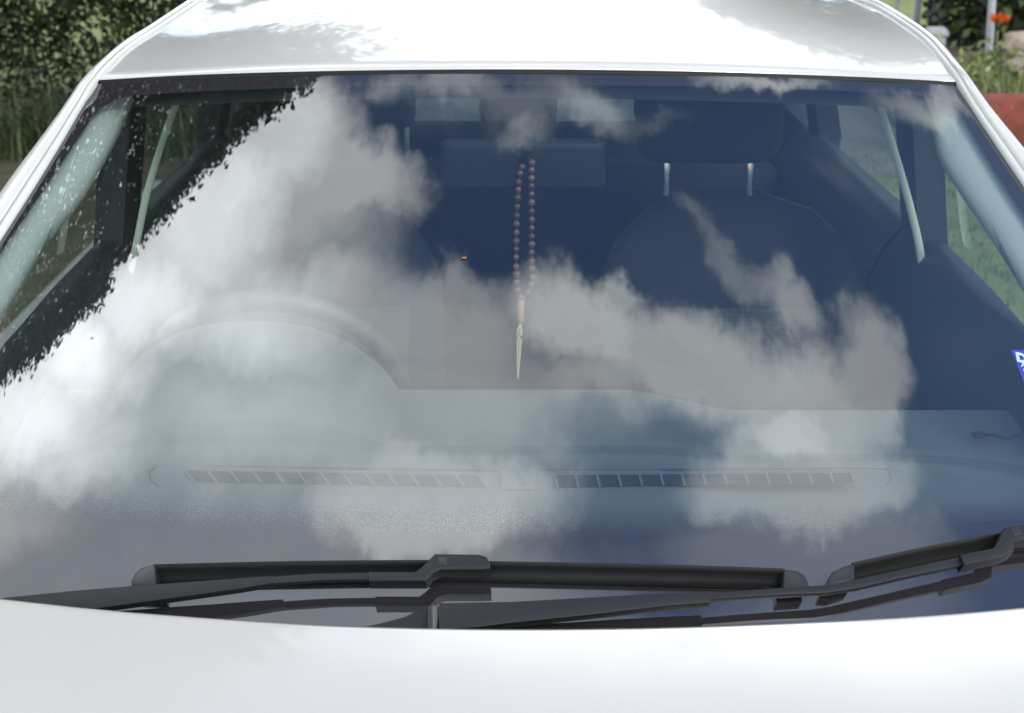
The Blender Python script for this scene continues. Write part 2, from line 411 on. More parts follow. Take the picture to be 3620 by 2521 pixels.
# front bumper and wings below the bonnet, floor, scuttle
bm = bmesh.new(); box_bm(bm, (-.8, -.98, .25), (.8, -.86, .68), .05, 3); bm_obj('front_bumper', bm, PAINT, car)
for s in (-1, 1):
    bm = bmesh.new(); box_bm(bm, (s*.76-.05, -.9, .3), (s*.76+.05, .12, .86), .03, 3); bm_obj('front_wing', bm, PAINT, car)
bm = bmesh.new(); box_bm(bm, (-.72, -.05, .84), (.72, .10, .90), .01, 2); bm_obj('scuttle_panel', bm, DARK_RUBBER, car)
bm = bmesh.new(); box_bm(bm, (-.74, .05, .22), (.74, 2.7, .27)); bm_obj('floor_pan', bm, CABIN, car)
bm = bmesh.new(); box_bm(bm, (-.72, .06, .27), (.72, .11, .93)); bm_obj('bulkhead', bm, CABIN, car)

# ------------------------------------------------------------------ wipers
def slab(name, pts, off, thick, mat, parent, bev=.0012, taper=0.0):
    bm = bmesh.new(); top = []; bot = []
    ctr = np.mean([on_glass(*p, off) for p in pts], axis=0)
    for px, py in pts:
        p, x, s = glass_hit(px, py, off); n = gnorm(x, s)
        top.append(bm.verts.new(p)); bot.append(bm.verts.new(p - n*thick + (p-ctr)*taper))
    n = len(pts); ft_ = bm.faces.new(top); bm.faces.new(bot[::-1])
    for i in range(n): bm.faces.new((top[i], bot[i], bot[(i+1) % n], top[(i+1) % n]))
    bmesh.ops.recalc_face_normals(bm, faces=bm.faces)
    if bev:
        bmesh.ops.bevel(bm, geom=[e for e in bm.edges if e in set(ft_.edges)], offset=bev, segments=3, affect='EDGES', profile=.5)
    bmesh.ops.triangulate(bm, faces=[f for f in bm.faces if len(f.verts) > 4])
    return bm_obj(name, bm, mat, parent, True, 28)
def blade(top, bot, parent, hi=.026, lo=.005, n=60):
    t = interp(top, n); b = interp(bot, n); rows = []
    for (tx, ty), (bx, by) in zip(t, b):
        r, x, s = glass_hit(tx, ty, hi); nn = gnorm(x, s)
        f = glass_hit(bx, by, lo)[0]
        mid = r*.45 + f*.55 - nn*.0045 ; q = r*.8+f*.2 - nn*.002
        up_ = GS
        rows.append([r, q, mid, f + nn*.004, f, f - nn*.002 + up_*.003, f + up_*.014 - nn*.001, f + up_*.016 + nn*.003, r + up_*.003 - nn*.004, r + up_*.0015])
    o = grid_obj('blade', rows, DARK_RUBBER, parent, True, True)
    return o
def cap(name, pts, hi, lo, parent):
    """a rounded end cap: outline top point and base points, lofted"""
    return slab(name, pts, hi, hi-lo, CAP_PLASTIC, parent, .003)

# driver's wiper: the wide arm is the part, the rest hangs from it
w1 = slab('wiper', [(-60, 2128), (27, 2111), (235, 2090), (462, 2071), (706, 2053), (964, 2034), (970, 2060), (840, 2082), (706, 2101), (510, 2128), (314, 2155), (118, 2176), (-60, 2190)], .033, .010, BLACK_PLASTIC, car)
w1['label'] = 'long wiper lying across the middle of the screen'
slab('arm_rod', [(960, 2038), (1058, 2030), (1137, 2026), (1310, 2023), (1310, 2048), (1152, 2050), (1066, 2056), (960, 2063)], .0325, .006, BLACK_PLASTIC, w1)
slab('connector', [(1304, 2020), (1466, 2020), (1490, 2004), (1537, 1957), (1693, 1959), (1722, 1968), (1732, 1990), (1733, 2010), (1697, 2012), (1560, 2012), (1530, 2024), (1505, 2053), (1304, 2053)], .038, .018, BLACK_PLASTIC, w1, .002)
slab('release_button', [(1551, 1969), (1580, 1969), (1580, 1994), (1551, 1994)], .0386, .004, CAP_PLASTIC, w1, .0006)
blade([(540, 1999), (1019, 1988), (1490, 1984), (1800, 1989), (2355, 2000), (2772, 2014)], [(540, 2072), (1019, 2063), (1490, 2056), (1800, 2058), (2355, 2071), (2772, 2080)], w1)
cap('end_cap', [(548, 1992), (500, 2005), (475, 2026), (462, 2052), (460, 2074), (552, 2076)], .0265, .006, w1)
cap('end_cap', [(2770, 2010), (2823, 2017), (2850, 2036), (2860, 2058), (2861, 2078), (2768, 2084)], .0265, .006, w1)
# passenger's wiper
w2 = slab('wiper', [(1552, 2131), (1800, 2127), (2038, 2114), (2276, 2100), (2507, 2089), (2514, 2122), (2505, 2131), (2355, 2142), (2117, 2170), (1800, 2203), (1700, 2216), (1553, 2226)], .034, .011, BLACK_PLASTIC, car)
w2['label'] = 'wiper whose hinge stands by the middle of the bonnet'
slab('arm_rod', [(2505, 2096), (2712, 2080), (2910, 2068), (2989, 2056), (3187, 2013), (3402, 1966), (3402, 1998), (3227, 2034), (3029, 2080), (2926, 2096), (2712, 2105), (2505, 2120)], .033, .007, BLACK_PLASTIC, w2)
slab('connector', [(3397, 1961), (3516, 1937), (3534, 1905), (3553, 1864), (3620, 1850), (3720, 1836), (3730, 1900), (3620, 1910), (3586, 1916), (3584, 1952), (3544, 1971), (3410, 1998)], .039, .018, BLACK_PLASTIC, w2, .002)
slab('release_button', [(3573, 1869), (3602, 1863), (3614, 1887), (3588, 1892)], .0396, .004, CAP_PLASTIC, w2, .0006)
blade([(3015, 1993), (3266, 1938), (3528, 1889), (3900, 1820)], [(3015, 2062), (3266, 2010), (3528, 1962), (3900, 1893)], w2, n=40)
cap('end_cap', [(3022, 1990), (2981, 2000), (2945, 2019), (2928, 2044), (2922, 2068), (2960, 2068), (3024, 2050)], .0265, .006, w2)
bm = bmesh.new()
pa = on_glass(1530, 2142, .034); pb = on_glass(1532, 2236, .026); tube_bm(bm, [pa, pa*.97+pb*.03, pb], [.004, .0062, .0065], 16); bm_obj('pivot', bm, CAP_PLASTIC, w2)
slab('hinge_cover', [(1250, 2222), (1340, 2204), (1430, 2180), (1500, 2146), (1520, 2142), (1522, 2240), (1250, 2240)], .018, .004, BLACK_PLASTIC, w2, .0015)

# ------------------------------------------------------------------ cabin
ZD = 1.01
def dash_z(x, y):
    e = .0
    hx = (x+.385)/.205; bump = max(0, 1-abs(hx)**2.4) if abs(hx) < 1 else 0
    ty = np.clip((y-.30)/.26, 0, 1); ty = ty*ty*(3-2*ty)
    z = ZD + .105*bump**.8*ty
    z += -.012*np.clip((x-.17)/.12, 0, 1)
    z -= .075*np.clip((abs(x)-.48)/.22, 0, 1)**2*np.clip((.5-y)/.3, 0, 1)
    z += .004*math.exp(-((y-.36)/.012)**2) - .003*math.exp(-((y-.40)/.006)**2)
    return z
def dash_back(x): return .60 - .05*np.clip((x-.15)/.15, 0, 1)
rows = []
for j in range(70):
    t = j/69; r = []
    for i in range(161):
        x = (-1 + 2*i/160)*(.67 + .09*t); yb = dash_back(x); y0 = .10 + .3*x*x
        y = y0 + (yb-y0)*t
        r.append(np.array([x, y, dash_z(x, y)]))
    rows.append(r)
last = rows[-1]
for dy, dz in ((.006, -.004), (.012, -.014), (.014, -.04), (-.02, -.3)): rows.append([p + np.array([0, dy, dz]) for p in last])
dash = grid_obj('dashboard', rows, DASH, car)
# demister vents
def strip(name, corners, z, mat, parent):
    return mesh_obj(name, [at_z(px, py, z) for px, py in corners], [tuple(range(len(corners)))], mat, parent, False)
def vent(x0, x1, yt0, yt1, yb0, yb1, n, slant):
    bm = bmesh.new()
    def lerp(a, b, t): return a + (b-a)*t
    def quad(pts, z, mi, h=.002):
        top = [bm.verts.new(at_z(px, py, z)) for px, py in pts]; f = bm.faces.new(top); f.material_index = mi
        bt = [bm.verts.new(v.co - Vector((0, 0, h))) for v in top]
        for i in range(4): g = bm.faces.new((top[i], bt[i], bt[(i+1) % 4], top[(i+1) % 4])); g.material_index = mi
    quad([(x0, yt0), (x1, yt1), (x1+slant, yb1), (x0+slant, yb0)], ZD+.002, 0)
    for k in range(n+1):
        t = k/n; xa = lerp(x0, x1, t); ya = lerp(yt0, yt1, t); xb = lerp(x0+slant, x1+slant, t); yb = lerp(yb0, yb1, t)
        quad([(xa-4, ya), (xa+5, ya), (xb+5-(t-.5)*0, yb), (xb-4, yb)], ZD+.005, 1)
    bm_obj('demister_vent', bm, [DASH_DARK, DASH], dash, smooth=False)
vent(655, 1690, 1664, 1680, 1700, 1719, 13, 30)
vent(1960, 3010, 1680, 1672, 1720, 1702, 14, 10)
def seam(pts, z, r, mat, parent, name):
    bm = bmesh.new(); tube_bm(bm, [at_z(px, py, z) for px, py in pts], r, 6); bm_obj(name, bm, mat, parent)
seam(interp([(560, 1720), (530, 1690), (545, 1652), (700, 1648), (1200, 1656), (1760, 1663)], 40), ZD+.002, .0009, DASH_DARK, dash, 'vent_surround')
seam(interp([(1900, 1662), (2400, 1660), (3000, 1656), (3140, 1662), (3150, 1690), (3130, 1715)], 40), ZD+.0, .0009, DASH_DARK, dash, 'vent_surround')
bm = bmesh.new(); a = at_z(1768, 1735, ZD); b = at_z(1893, 1662, ZD); box_bm(bm, (a[0], a[1], ZD), (b[0], b[1], ZD+.005), .002, 2); bm_obj('sensor_cover', bm, DASH, dash)
seam(interp([(3480, 1530), (3440, 1532), (3452, 1545), (3500, 1536), (3560, 1548), (3610, 1538), (3660, 1546), (3720, 1540)], 40), ZD-.004, .0022, DASH_DARK, dash, 'grip_recess')
# steering wheel
cw = at_y(930, 1440, .70); zt = at_y(930, 1060, .66)
Rw = .187; tilt = math.radians(22); ex = Vector((1, 0, 0)); ey = Vector((0, -math.sin(tilt), math.cos(tilt)))
c0 = Vector(zt) - ey*Rw
bm = bmesh.new(); ring = [c0 + ex*math.cos(a)*Rw*1.04 + ey*math.sin(a)*Rw for a in np.linspace(0, 2*math.pi, 73)]
tube_bm(bm, ring, .0165, 14, False); wheel = bm_obj('steering_wheel', bm, LEATHER, car)
bm = bmesh.new(); box_bm(bm, (-.06, -.02, -.05), (.06, .02, .05), .018, 3, Matrix.Translation(c0) @ Matrix.Rotation(tilt, 4, 'X')); bm_obj('hub', bm, LEATHER, wheel)
for sx in (-1, 1):
    bm = bmesh.new(); tube_bm(bm, [c0 + ex*sx*.05, c0 + ex*sx*Rw*1.02], .013, 8); bm_obj('spoke', bm, LEATHER, wheel)
# rear-view mirror
ym = .69; a = at_y(1567, 672, ym); b = at_y(2135, 492, ym)
bm = bmesh.new(); box_bm(bm, (a[0], ym-.012, a[2]), (b[0], ym+.016, b[2]), .012, 5)
for v in bm.verts:
    if v.co.y > ym: v.co.x = (v.co.x-(a[0]+b[0])/2)*1.03 + (a[0]+b[0])/2
mirror = bm_obj('rear_view_mirror', bm, MIRROR_CASE, car)
bm = bmesh.new(); m0 = Vector(((a[0]+b[0])/2, ym-.012, (a[2]+b[2])/2+.02)); m0.z -= .015; tube_bm(bm, [m0, m0 + Vector((0, -.012, .008)), Vector(on_glass(1866, 520, -.004))], [.007, .006, .008], 10); bm_obj('stalk', bm, MIRROR_CASE, mirror)
# pillar trims inside
def pillar_trim(outer, inner):
    o = interp(outer, 40); n = interp(inner, 40); rows = []
    for (ax, ay), (bx, by) in zip(o, n):
        A = on_glass(ax, ay, -.010); Bq = on_glass(bx, by, -.045); g = gnorm(0, .5)
        rows.append([A, A*.75+Bq*.25 + g*.006, (A+Bq)/2 + g*.010, A*.2+Bq*.8 + g*.008, A*.05+Bq*.95 + g*.002, Bq - g*.012, Bq - g*.03 + (A-Bq)*.4])
    grid_obj('pillar_trim', rows, TRIM_LIGHT, car)
pillar_trim([(350, 325), (296, 425), (165, 635), (85, 755), (-20, 905), (-170, 1110), (-420, 1480)], [(470, 335), (440, 400), (394, 500), (290, 680), (158, 850), (0, 1110), (-250, 1500)])
pillar_trim([(3378, 345), (3401, 400), (3498, 560), (3585, 687), (3670, 820), (3812, 1020), (4060, 1400)], [(3290, 345), (3300, 430), (3325, 542), (3400, 665), (3480, 782), (3560, 904), (3625, 1010), (3800, 1320)])
# body sides: doors with windows, pillars between
def wall_x(side, z, y): return side*((.715 - max(0, z-1.1)*.27) - .05*max(0, y-1.2)/1.5)
def wall_quad(name, side, y0, y1, z0, z1, d, mat, parent, y0t=None, y1t=None):
    y0t = y0 if y0t is None else y0t; y1t = y1 if y1t is None else y1t
    P = [(y0, z0), (y1, z0), (y1t, z1), (y0t, z1)]
    inn = [np.array([wall_x(side, z, y), y, z]) for y, z in P]
    if d < .01: return mesh_obj(name, inn, [(0, 1, 2, 3)], mat, parent, False)     # a pane
    out = [p + np.array([side*d, 0, 0]) for p in inn]
    v = inn + out; f = [(0, 1, 2, 3), (7, 6, 5, 4), (0, 4, 5, 1), (1, 5, 6, 2), (2, 6, 7, 3), (3, 7, 4, 0)]
    return mesh_obj(name, v, f, mat, parent, False)
ZT = 1.385
for s in (-1, 1):
    for (ya, yb, yat, ybt) in ((.44, 1.06, .90, 1.02), (1.18, 1.95, 1.14, 1.85)):
        prof = [(.0, 1.108), (-.012, 1.112), (-.03, 1.10), (-.06, 1.06), (-.085, 1.0), (-.09, .9), (-.08, .4), (.06, .4), (.075, .85), (.05, 1.05), (.012, 1.106)]
        def zoff(y): return -max(0, .48-y)*.62          # the sill falls away under the foot of the pillar
        slim = lambda y: .3 + .7*float(np.clip((y-.58)/.2, 0, 1))
        rows = [[np.array([wall_x(s, 1.1, y) + s*dx*slim(y), y, max(z + zoff(y), .3)]) for dx, z in prof] for y in np.linspace(ya if ya > 1 else .12, yb+.1, 16)]
        door = grid_obj('door', rows, TRIM_DARK, car, True, True)
        wall_quad('window', s, ya, yb, 1.10, ZT, .004, SIDE_GLASS, door, yat, ybt)
        if ya > 1: wall_quad('window_frame', s, ya+.0, ya+.025, 1.10, ZT, .02, CABIN, door, yat-.01, yat+.015)
    wall_quad('door_pillar', s, 1.06, 1.18, .9, ZT+.02, .05, CABIN, car, 1.02, 1.14)
    wall_quad('rear_quarter_panel', s, 2.0, 2.7, .4, 1.10, .06, CABIN, car)
    wall_quad('rear_pillar', s, 1.95, 2.06, 1.1, ZT+.02, .05, CABIN, car, 1.85, 1.96)
    wall_quad('rear_pillar', s, 2.42, 2.7, 1.1, ZT+.02, .05, CABIN, car, 2.25, 2.6)
    wall_quad('quarter_window', s, 2.06, 2.42, 1.10, ZT, .004, SIDE_GLASS, car, 1.96, 2.25)
    rr_ = [[np.array([s*x, y, z]) for x, z in ((.59, 1.375), (.565, 1.38), (.555, 1.395), (.57, 1.405))] for y in np.linspace(1.1, 2.5, 6)]
    grid_obj('roof_rail_trim', rr_, LINER, car)
# tailgate with its window
bm = bmesh.new()
box_bm(bm, (-.74, 2.7, .3), (.74, 2.76, .985)); box_bm(bm, (-.74, 2.7, .985), (-.50, 2.76, 1.42)); box_bm(bm, (.50, 2.7, .985), (.74, 2.76, 1.42)); box_bm(bm, (-.5, 2.7, 1.36), (.5, 2.76, 1.42))
tail = bm_obj('tailgate', bm, CABIN, car, False)
bm = bmesh.new(); box_bm(bm, (-.5, 2.725, .985), (.5, 2.73, 1.36)); bm_obj('rear_window', bm, REAR_GLASS, tail, False)
# seats
def seat_back(cx, y, z0, z1, hw, th, tilt_, name='seat'):
    n = 40; rows = []
    for k, z in enumerate(np.linspace(0, 1, 24)):
        w = hw*(1 - .10*z)*(1 - max(0, (z-.72)/.28)**2.6*.55)
        if z == 1: w *= .5
        d = th*(1 - .35*z) * (1 if z < .95 else (.7 if z < 1 else .05))
        r = []
        for a in np.linspace(0, 2*math.pi, n, endpoint=False):
            c, s_ = math.cos(a), math.sin(a)
            xx = w*abs(c)**.55*np.sign(c); yy = d*abs(s_)**.6*np.sign(s_)
            if s_ < 0: yy += -.022*abs(c)**3        # side bolsters come forward
            zz = z0 + (z1-z0)*z
            r.append(np.array([cx+xx, y + yy + (zz-z0)*tilt_, zz]))
        rows.append(r)
    o = grid_obj(name, rows, FABRIC, car, True, True)
    return o
def front_seat(cx, posts):
    s = seat_back(cx, .98, .45, 1.165, .255, .065, .28)
    zt_ = 1.165; yy = .98 + .715*.28
    pan = [[np.array([cx + u*.185, .98 + (z-.45)*.28 - .075 + .03*abs(u)**4, z]) for u in np.linspace(-1, 1, 13)] for z in np.linspace(.55, .985, 10)]
    grid_obj('seat_panel', pan, HEX, s)
    for px in (posts if cx > 0 else ()):
        bm = bmesh.new(); p = at_y(px, 690, yy-.01); tube_bm(bm, [p, p + np.array([0, .0, .05]), p + np.array([0, .01, .11])], .0055, 10); bm_obj('headrest_post', bm, CHROME, s)
    bm = bmesh.new(); c = at_y(sum(posts)/2, 600, yy+.0); hb = 1.215 if cx > 0 else 1.16; box_bm(bm, (c[0]-.13, yy-.045, hb), (c[0]+.13, yy+.06, hb+.155), .045, 4); bm_obj('headrest', bm, FABRIC, s)
    bm = bmesh.new(); box_bm(bm, (cx-.25, .5, .42), (cx+.25, 1.0, .58), .05, 4); bm_obj('seat_cushion', bm, FABRIC, s)
front_seat(.375, (2355, 2648)); front_seat(-.375, (925, 1215))
bm = bmesh.new(); box_bm(bm, (-.62, 1.95, .5), (.62, 2.12, 1.03), .05, 4); box_bm(bm, (-.62, 1.5, .45), (.62, 2.0, .62), .04, 3); rs = bm_obj('rear_seat', bm, FABRIC, car)
for px in (1440, 1245):
    bm = bmesh.new(); p = at_y(px, 512, 2.03); tube_bm(bm, [p + np.array([0, 0, -.02]), p + np.array([0, 0, .10])], .006, 8); bm_obj('headrest_post', bm, CHROME, rs)
for x in (-.33, .0, .36):
    bm = bmesh.new(); box_bm(bm, (x-.09, 1.99, 1.11), (x+.09, 2.08, 1.25), .03, 3); bm_obj('headrest', bm, FABRIC, rs)
# seat belts
def belt(pts, y, w):
    P = interp(pts, 24); rows = []
    for px, py in P:
        a = at_y(px-w/2, py, y); b = at_y(px+w/2, py, y); rows.append([a, a + np.array([0, .003, 0]), b + np.array([0, .004, 0]), b, (a+b)/2 + np.array([0, -.001, 0])])
    grid_obj('seat_belt', rows, BELT, car, True, True)
belt([(630, 352), (583, 473), (520, 678), (487, 836), (452, 995)], 1.0, 25)
belt([(3112, 372), (3165, 545), (3215, 720), (3250, 870), (3268, 1000)], 1.0, 28)

# ------------------------------------------------------------------ prayer beads on the mirror
yb_ = .665
top = at_y(1856, 560, yb_)
beads = empty('prayer_beads', tuple(top), 'string of brown prayer beads with a cream tassel hanging from the mirror', 'prayer beads')
L_ = interp([(1846, 590), (1835, 640), (1828, 760), (1825, 900), (1826, 985), (1832, 1030), (1842, 1050)], 17)
R_ = interp([(1880, 575), (1879, 640), (1880, 760), (1880, 880), (1882, 960), (1876, 1010), (1862, 1040), (1848, 1053)], 18)
first = None
bmesh_bead = bmesh.new()
bmesh.ops.create_uvsphere(bmesh_bead, u_segments=14, v_segments=10, radius=1)
for v in bmesh_bead.verts: v.co.x *= .0048; v.co.y *= .0048; v.co.z = max(-.0046, min(.0046, v.co.z*.0056))
me_b = bpy.data.meshes.new('bead'); bmesh_bead.to_mesh(me_b); bmesh_bead.free(); me_b.materials.append(BEAD); me_b.polygons.foreach_set('use_smooth', [True]*len(me_b.polygons))
k = 0
for P in (L_, R_):
    for px, py in P:
        b = bpy.data.objects.new('bead', me_b); COL.objects.link(b); b.parent = beads
        b.matrix_parent_inverse = Matrix.Translation(top).inverted(); b.location = at_y(px, py, yb_); sc = random.uniform(.9, 1.12); b.scale = (sc, sc, sc)
bm = bmesh.new()
for P in (L_, R_): tube_bm(bm, [at_y(px, py, yb_) for px, py in np.vstack([[(1862, 545)], P])], .0008, 5)
bm_obj('cord', bm, BARK, beads)
bm = bmesh.new(); tube_bm(bm, [at_y(px, py, yb_) for px, py in ((1843, 1053), (1843, 1062), (1842, 1100), (1841, 1136), (1841, 1142))], [.002, .0045, .0048, .0046, .003], 12); bm_obj('long_bead', bm, TERRA, beads)
bm = bmesh.new()
for dx, dx2 in ((-13, -5), (-7, -3), (1, 1), (7, 2), (12, 4)):
    tube_bm(bm, interp([at_y(px, py, yb_) for px, py in ((1840, 1140), (1838+dx*.4, 1158), (1837+dx*.65, 1180), (1834+dx2*.6+dx*.2, 1260), (1831+dx2*.4, 1338))], 14), list(np.linspace(.0010, .0005, 14)), 5)
bm_obj('tassel', bm, CREAM, beads)

# tiny fallen petals on the screen
def petal(px, py, ang, size, label):
    p, x, s = glass_hit(px, py, .001); n = Vector(gnorm(x, s)); a = Vector((1, 0, 0)); a = (a - n*a.dot(n)).normalized(); u = n.cross(a)
    q = a*math.cos(ang) + u*math.sin(ang); w = n.cross(q)
    o = Vector(p); rows = []
    for t in np.linspace(-1, 1, 7):
        wd = .35*(1-t*t)**.5*size; rows.append([o + q*t*size + w*k_*wd + n*(.0015*(1-abs(k_)) + .001*t*t) for k_ in (-1, 0, 1)])
    me_o = grid_obj('petal', rows, PETAL)
    me_o.data.attributes.new('rnd', 'FLOAT', 'POINT').data.foreach_set('value', np.ones(len(me_o.data.vertices), 'f'))
    tag(me_o, label, 'petal', 'fallen petals on the windscreen')
petal(2650, 595, .9, .0035, 'orange petal on the glass above the right headrest posts')
petal(1641, 912, .0, .0030, 'orange petal on the glass left of the bead string')

# ------------------------------------------------------------------ foliage
def leaves(name, centres, size, mat, parent=None, up_bias=.3, aspect=.55, dirs=None, droop=0):
    n = len(centres); c = np.asarray(centres, float)
    nrm = RNG.normal(size=(n, 3)); nrm /= np.linalg.norm(nrm, axis=1)[:, None]; nrm[:, 2] += up_bias; nrm /= np.linalg.norm(nrm, axis=1)[:, None]
    a = np.cross(nrm, RNG.normal(size=(n, 3))) if dirs is None else dirs - nrm*np.sum(dirs*nrm, 1)[:, None]
    a /= np.linalg.norm(a, axis=1)[:, None] + 1e-9; b = np.cross(nrm, a)
    sz = size*RNG.uniform(.6, 1.3, n)[:, None]
    fold = nrm*sz*.12
    v = np.stack([c - a*sz*.5, c - b*sz*aspect*.5 + fold, c + a*sz*.5, c + b*sz*aspect*.5 + fold], 1).reshape(-1, 3)
    me = bpy.data.meshes.new(name); me.vertices.add(4*n); me.vertices.foreach_set('co', v.ravel().astype('f'))
    me.loops.add(4*n); me.loops.foreach_set('vertex_index', np.arange(4*n, dtype='i'))
    me.polygons.add(n); me.polygons.foreach_set('loop_start', np.arange(0, 4*n, 4, dtype='i')); me.polygons.foreach_set('loop_total', np.full(n, 4, 'i'))
    me.update(calc_edges=True)
    me.attributes.new('rnd', 'FLOAT', 'POINT').data.foreach_set('value', np.repeat(RNG.random(n), 4).astype('f'))
    return link(name, me, mat, parent, False)
def clump_points(lo, hi, n_cl, per, sig):
    c = RNG.uniform(lo, hi, size=(n_cl, 3)); return (c[:, None, :] + RNG.normal(size=(n_cl, per, 3))*sig).reshape(-1, 3)
def blades(name, pts, hgt, mat, width=.012, lean=.5, parent=None):
    v = []; f = []; r = []
    for p in pts:
        h = hgt*random.uniform(.5, 1.2); a = random.uniform(0, 6.28); d = np.array([math.cos(a), math.sin(a), 0]); w = np.array([-d[1], d[0], 0])*width*.5; k = len(v); L = lean*h*random.uniform(.3, 1.4)
        for t in (0, .4, .75, 1): 
            q = p + np.array([0, 0, h*(t - .25*lean*t*t)]) + d*L*t*t; ww = w*(1-t*.9)
            v += [q-ww, q+ww]
        f += [(k+2*i, k+2*i+1, k+2*i+3, k+2*i+2) for i in range(3)]; r += [random.random()]*8
    o = mesh_obj(name, v, f, mat, parent, False)
    o.data.attributes.new('rnd', 'FLOAT', 'POINT').data.foreach_set('value', np.array(r, 'f'))
    return o
# hedge to the left behind the car
hl = empty('hedge', (-3, 8.2, 0), 'dense dark green hedge behind the car at upper left', 'hedge')
pts = np.vstack([clump_points((-6.5, 7.45, .12), (-.8, 7.75, 2.6), 2600, 26, .06), clump_points((-6.5, 7.7, .1), (-.8, 8.5, 2.7), 700, 24, .12)])
pts = pts[(pts[:, 1] + .22*np.sin(pts[:, 0]*5.1)*np.sin(pts[:, 2]*6.3)) > 7.36]
leaves('foliage', pts, .05, HEDGE_LEAF, hl, .2, .62)
bm = bmesh.new()
for k in range(40):
    x = random.uniform(-6, -1); y = random.uniform(7.75, 8.3); tube_bm(bm, [(x, y, 0), (x+random.uniform(-.1, .1), y, .5), (x+random.uniform(-.2, .2), y, 1.4)], [.012, .009, .004], 5)
bm_obj('stem', bm, BARK, hl)
g = [np.array([random.uniform(-4.6, -2.3) if random.random() < .8 else random.uniform(-2.3, -1.2), random.uniform(6.6, 7.4), 0]) for _ in range(1700)]
tag(blades('long_grass', g, .42, GRASS_LEAF, .014, .85), 'long arching grass at the foot of the dark hedge', 'grass', kind='stuff')
# overhead tree at the left, seen as a mirror image in the screen and on the roof
edge = [(1120, 255), (1030, 312), (960, 378), (860, 458), (760, 552), (650, 662), (600, 742), (520, 802), (490, 862), (430, 902), (388, 950), (380, 1010), (330, 1080), (270, 1112), (230, 1172), (150, 1242), (60, 1312), (-20, 1352), (-300, 1540)]
ey_ = np.array([e[1] for e in edge]); ex_ = np.array([e[0] for e in edge])
cl = []
for _ in range(9000):
    py = random.uniform(225, 1560); xe = np.interp(py, ey_, ex_)
    px = xe - 1150*random.random()**1.25 - 14
    o, d = mirror_ray(max(px, -700), py)
    zt_ = random.uniform(5.2, 6.6); cl.append(o + d*((zt_-o[2])/d[2]))
cl = np.array(cl)
near = (cl[:, None, :] + RNG.normal(size=(len(cl), 9, 3))*.05).reshape(-1, 3)
# the rest of the crown, reaching back over the verge, then an unseen clump added to shade the left
c2 = RNG.normal(size=(4400, 3)); c2 /= np.linalg.norm(c2, axis=1)[:, None]; c2 = c2*RNG.uniform(.55, 1, (4400, 1))*np.array([3.8, 3.4, 3.1]) + np.array([-5.05, 7.4, 5.5])
shade_cl = RNG.normal(size=(1500, 3)); shade_cl /= np.linalg.norm(shade_cl, axis=1)[:, None]; c2 = np.vstack([c2, shade_cl*RNG.uniform(.4, 1, (1500, 1))*np.array([2.0, 3.2, 1.2]) + np.array([-8.0, 2.0, 6.4])])
far = (c2[:, None, :] + RNG.normal(size=(len(c2), 14, 3))*.16).reshape(-1, 3)
tr = empty('overhanging_tree', (-7.4, 6.8, 0), 'dark leafy tree overhanging the left side, mirrored in the windscreen', 'tree')
leaves('crown', np.vstack([near]), .054, TREE_LEAF, tr, .3, .6)
leaves('outer_crown_and_shade', far, .16, TREE_LEAF, tr, .3, .6)
bm = bmesh.new(); tube_bm(bm, [(-7.4, 6.8, 0), (-7.3, 6.8, 1.5), (-7.2, 6.9, 3.2), (-6.8, 7.0, 5.5)], [.24, .2, .17, .08], 10)
for q in ((-4.6, 8.0, 6.3), (-9.4, 6.5, 6.3), (-6.9, 9.6, 6.5), (-5.6, 4.2, 6.2)): tube_bm(bm, [(-7.2, 6.9, 3.1), ((-7.2+q[0])/2, (6.9+q[1])/2, 5.2), q], [.12, .07, .02], 7)
bm_obj('trunk', bm, BARK, tr)

# ------------------------------------------------------------------ right background
def ground():
    n = 60; v = []; 
    mesh_obj('verge', [(-9, .5, .004), (-1.9, .5, .004), (-1.9, 6.2, .004), (-.75, 6.2, .004), (-.75, 9, .004), (-9, 9, .004)], [(0, 1, 2, 3, 4, 5)], VERGE, None, False)['kind'] = 'structure'
    mesh_obj('ground', [(-120, -60, 0), (120, -60, 0), (120, 200, 0), (-120, 200, 0)], [(0, 1, 2, 3)], LAWN, None, False)['kind'] = 'structure'
    mesh_obj('path', [(1.55, 6.3, .004), (2.33, 6.3, .004), (2.33, 13, .004), (1.55, 13, .004)], [(0, 1, 2, 3)], PATH, None, False)['kind'] = 'structure'
    o = mesh_obj('driveway', [(-1.9, -9, .004), (1.55, -9, .004), (1.55, 14, .004), (-.7, 14, .004), (-.7, 6.2, .004), (-1.9, 6.2, .004)], [(0, 1, 2, 3, 4, 5)], DRIVE, None, False); o['kind'] = 'structure'
ground()
bt = empty('tree', (7.5, 13.5, 0), 'tall dark tree beyond the shrub and the metal fence', 'tree')
c3 = RNG.normal(size=(2600, 3)); c3 /= np.linalg.norm(c3, axis=1)[:, None]; c3 = c3*RNG.uniform(.5, 1, (2600, 1))*np.array([3.4, 2.4, 3.2]) + np.array([5.6, 13.5, 4.9])
leaves('crown', (c3[:, None, :] + RNG.normal(size=(2600, 14, 3))*.16).reshape(-1, 3), .17, TREE_LEAF, bt, .3, .6)
bm = bmesh.new(); tube_bm(bm, [(7.5, 13.5, 0), (7.55, 13.5, 2), (7.5, 13.4, 5)], [.2, .16, .06], 10); bm_obj('trunk', bm, BARK, bt)
bm = bmesh.new(); box_bm(bm, (2.35, 6.98, .0), (7.5, 10.4, .27)); tag(bm_obj('garden_bed', bm, SOIL, None, False), kind='structure')
ZB = .27
bm = bmesh.new(); box_bm(bm, (2.2, 6.8, 0), (7.5, 6.98, .33), .02, 2); tag(bm_obj('garden_wall', bm, RED_WALL), 'low red painted garden wall with worn patches', 'wall')
yf = 9.6
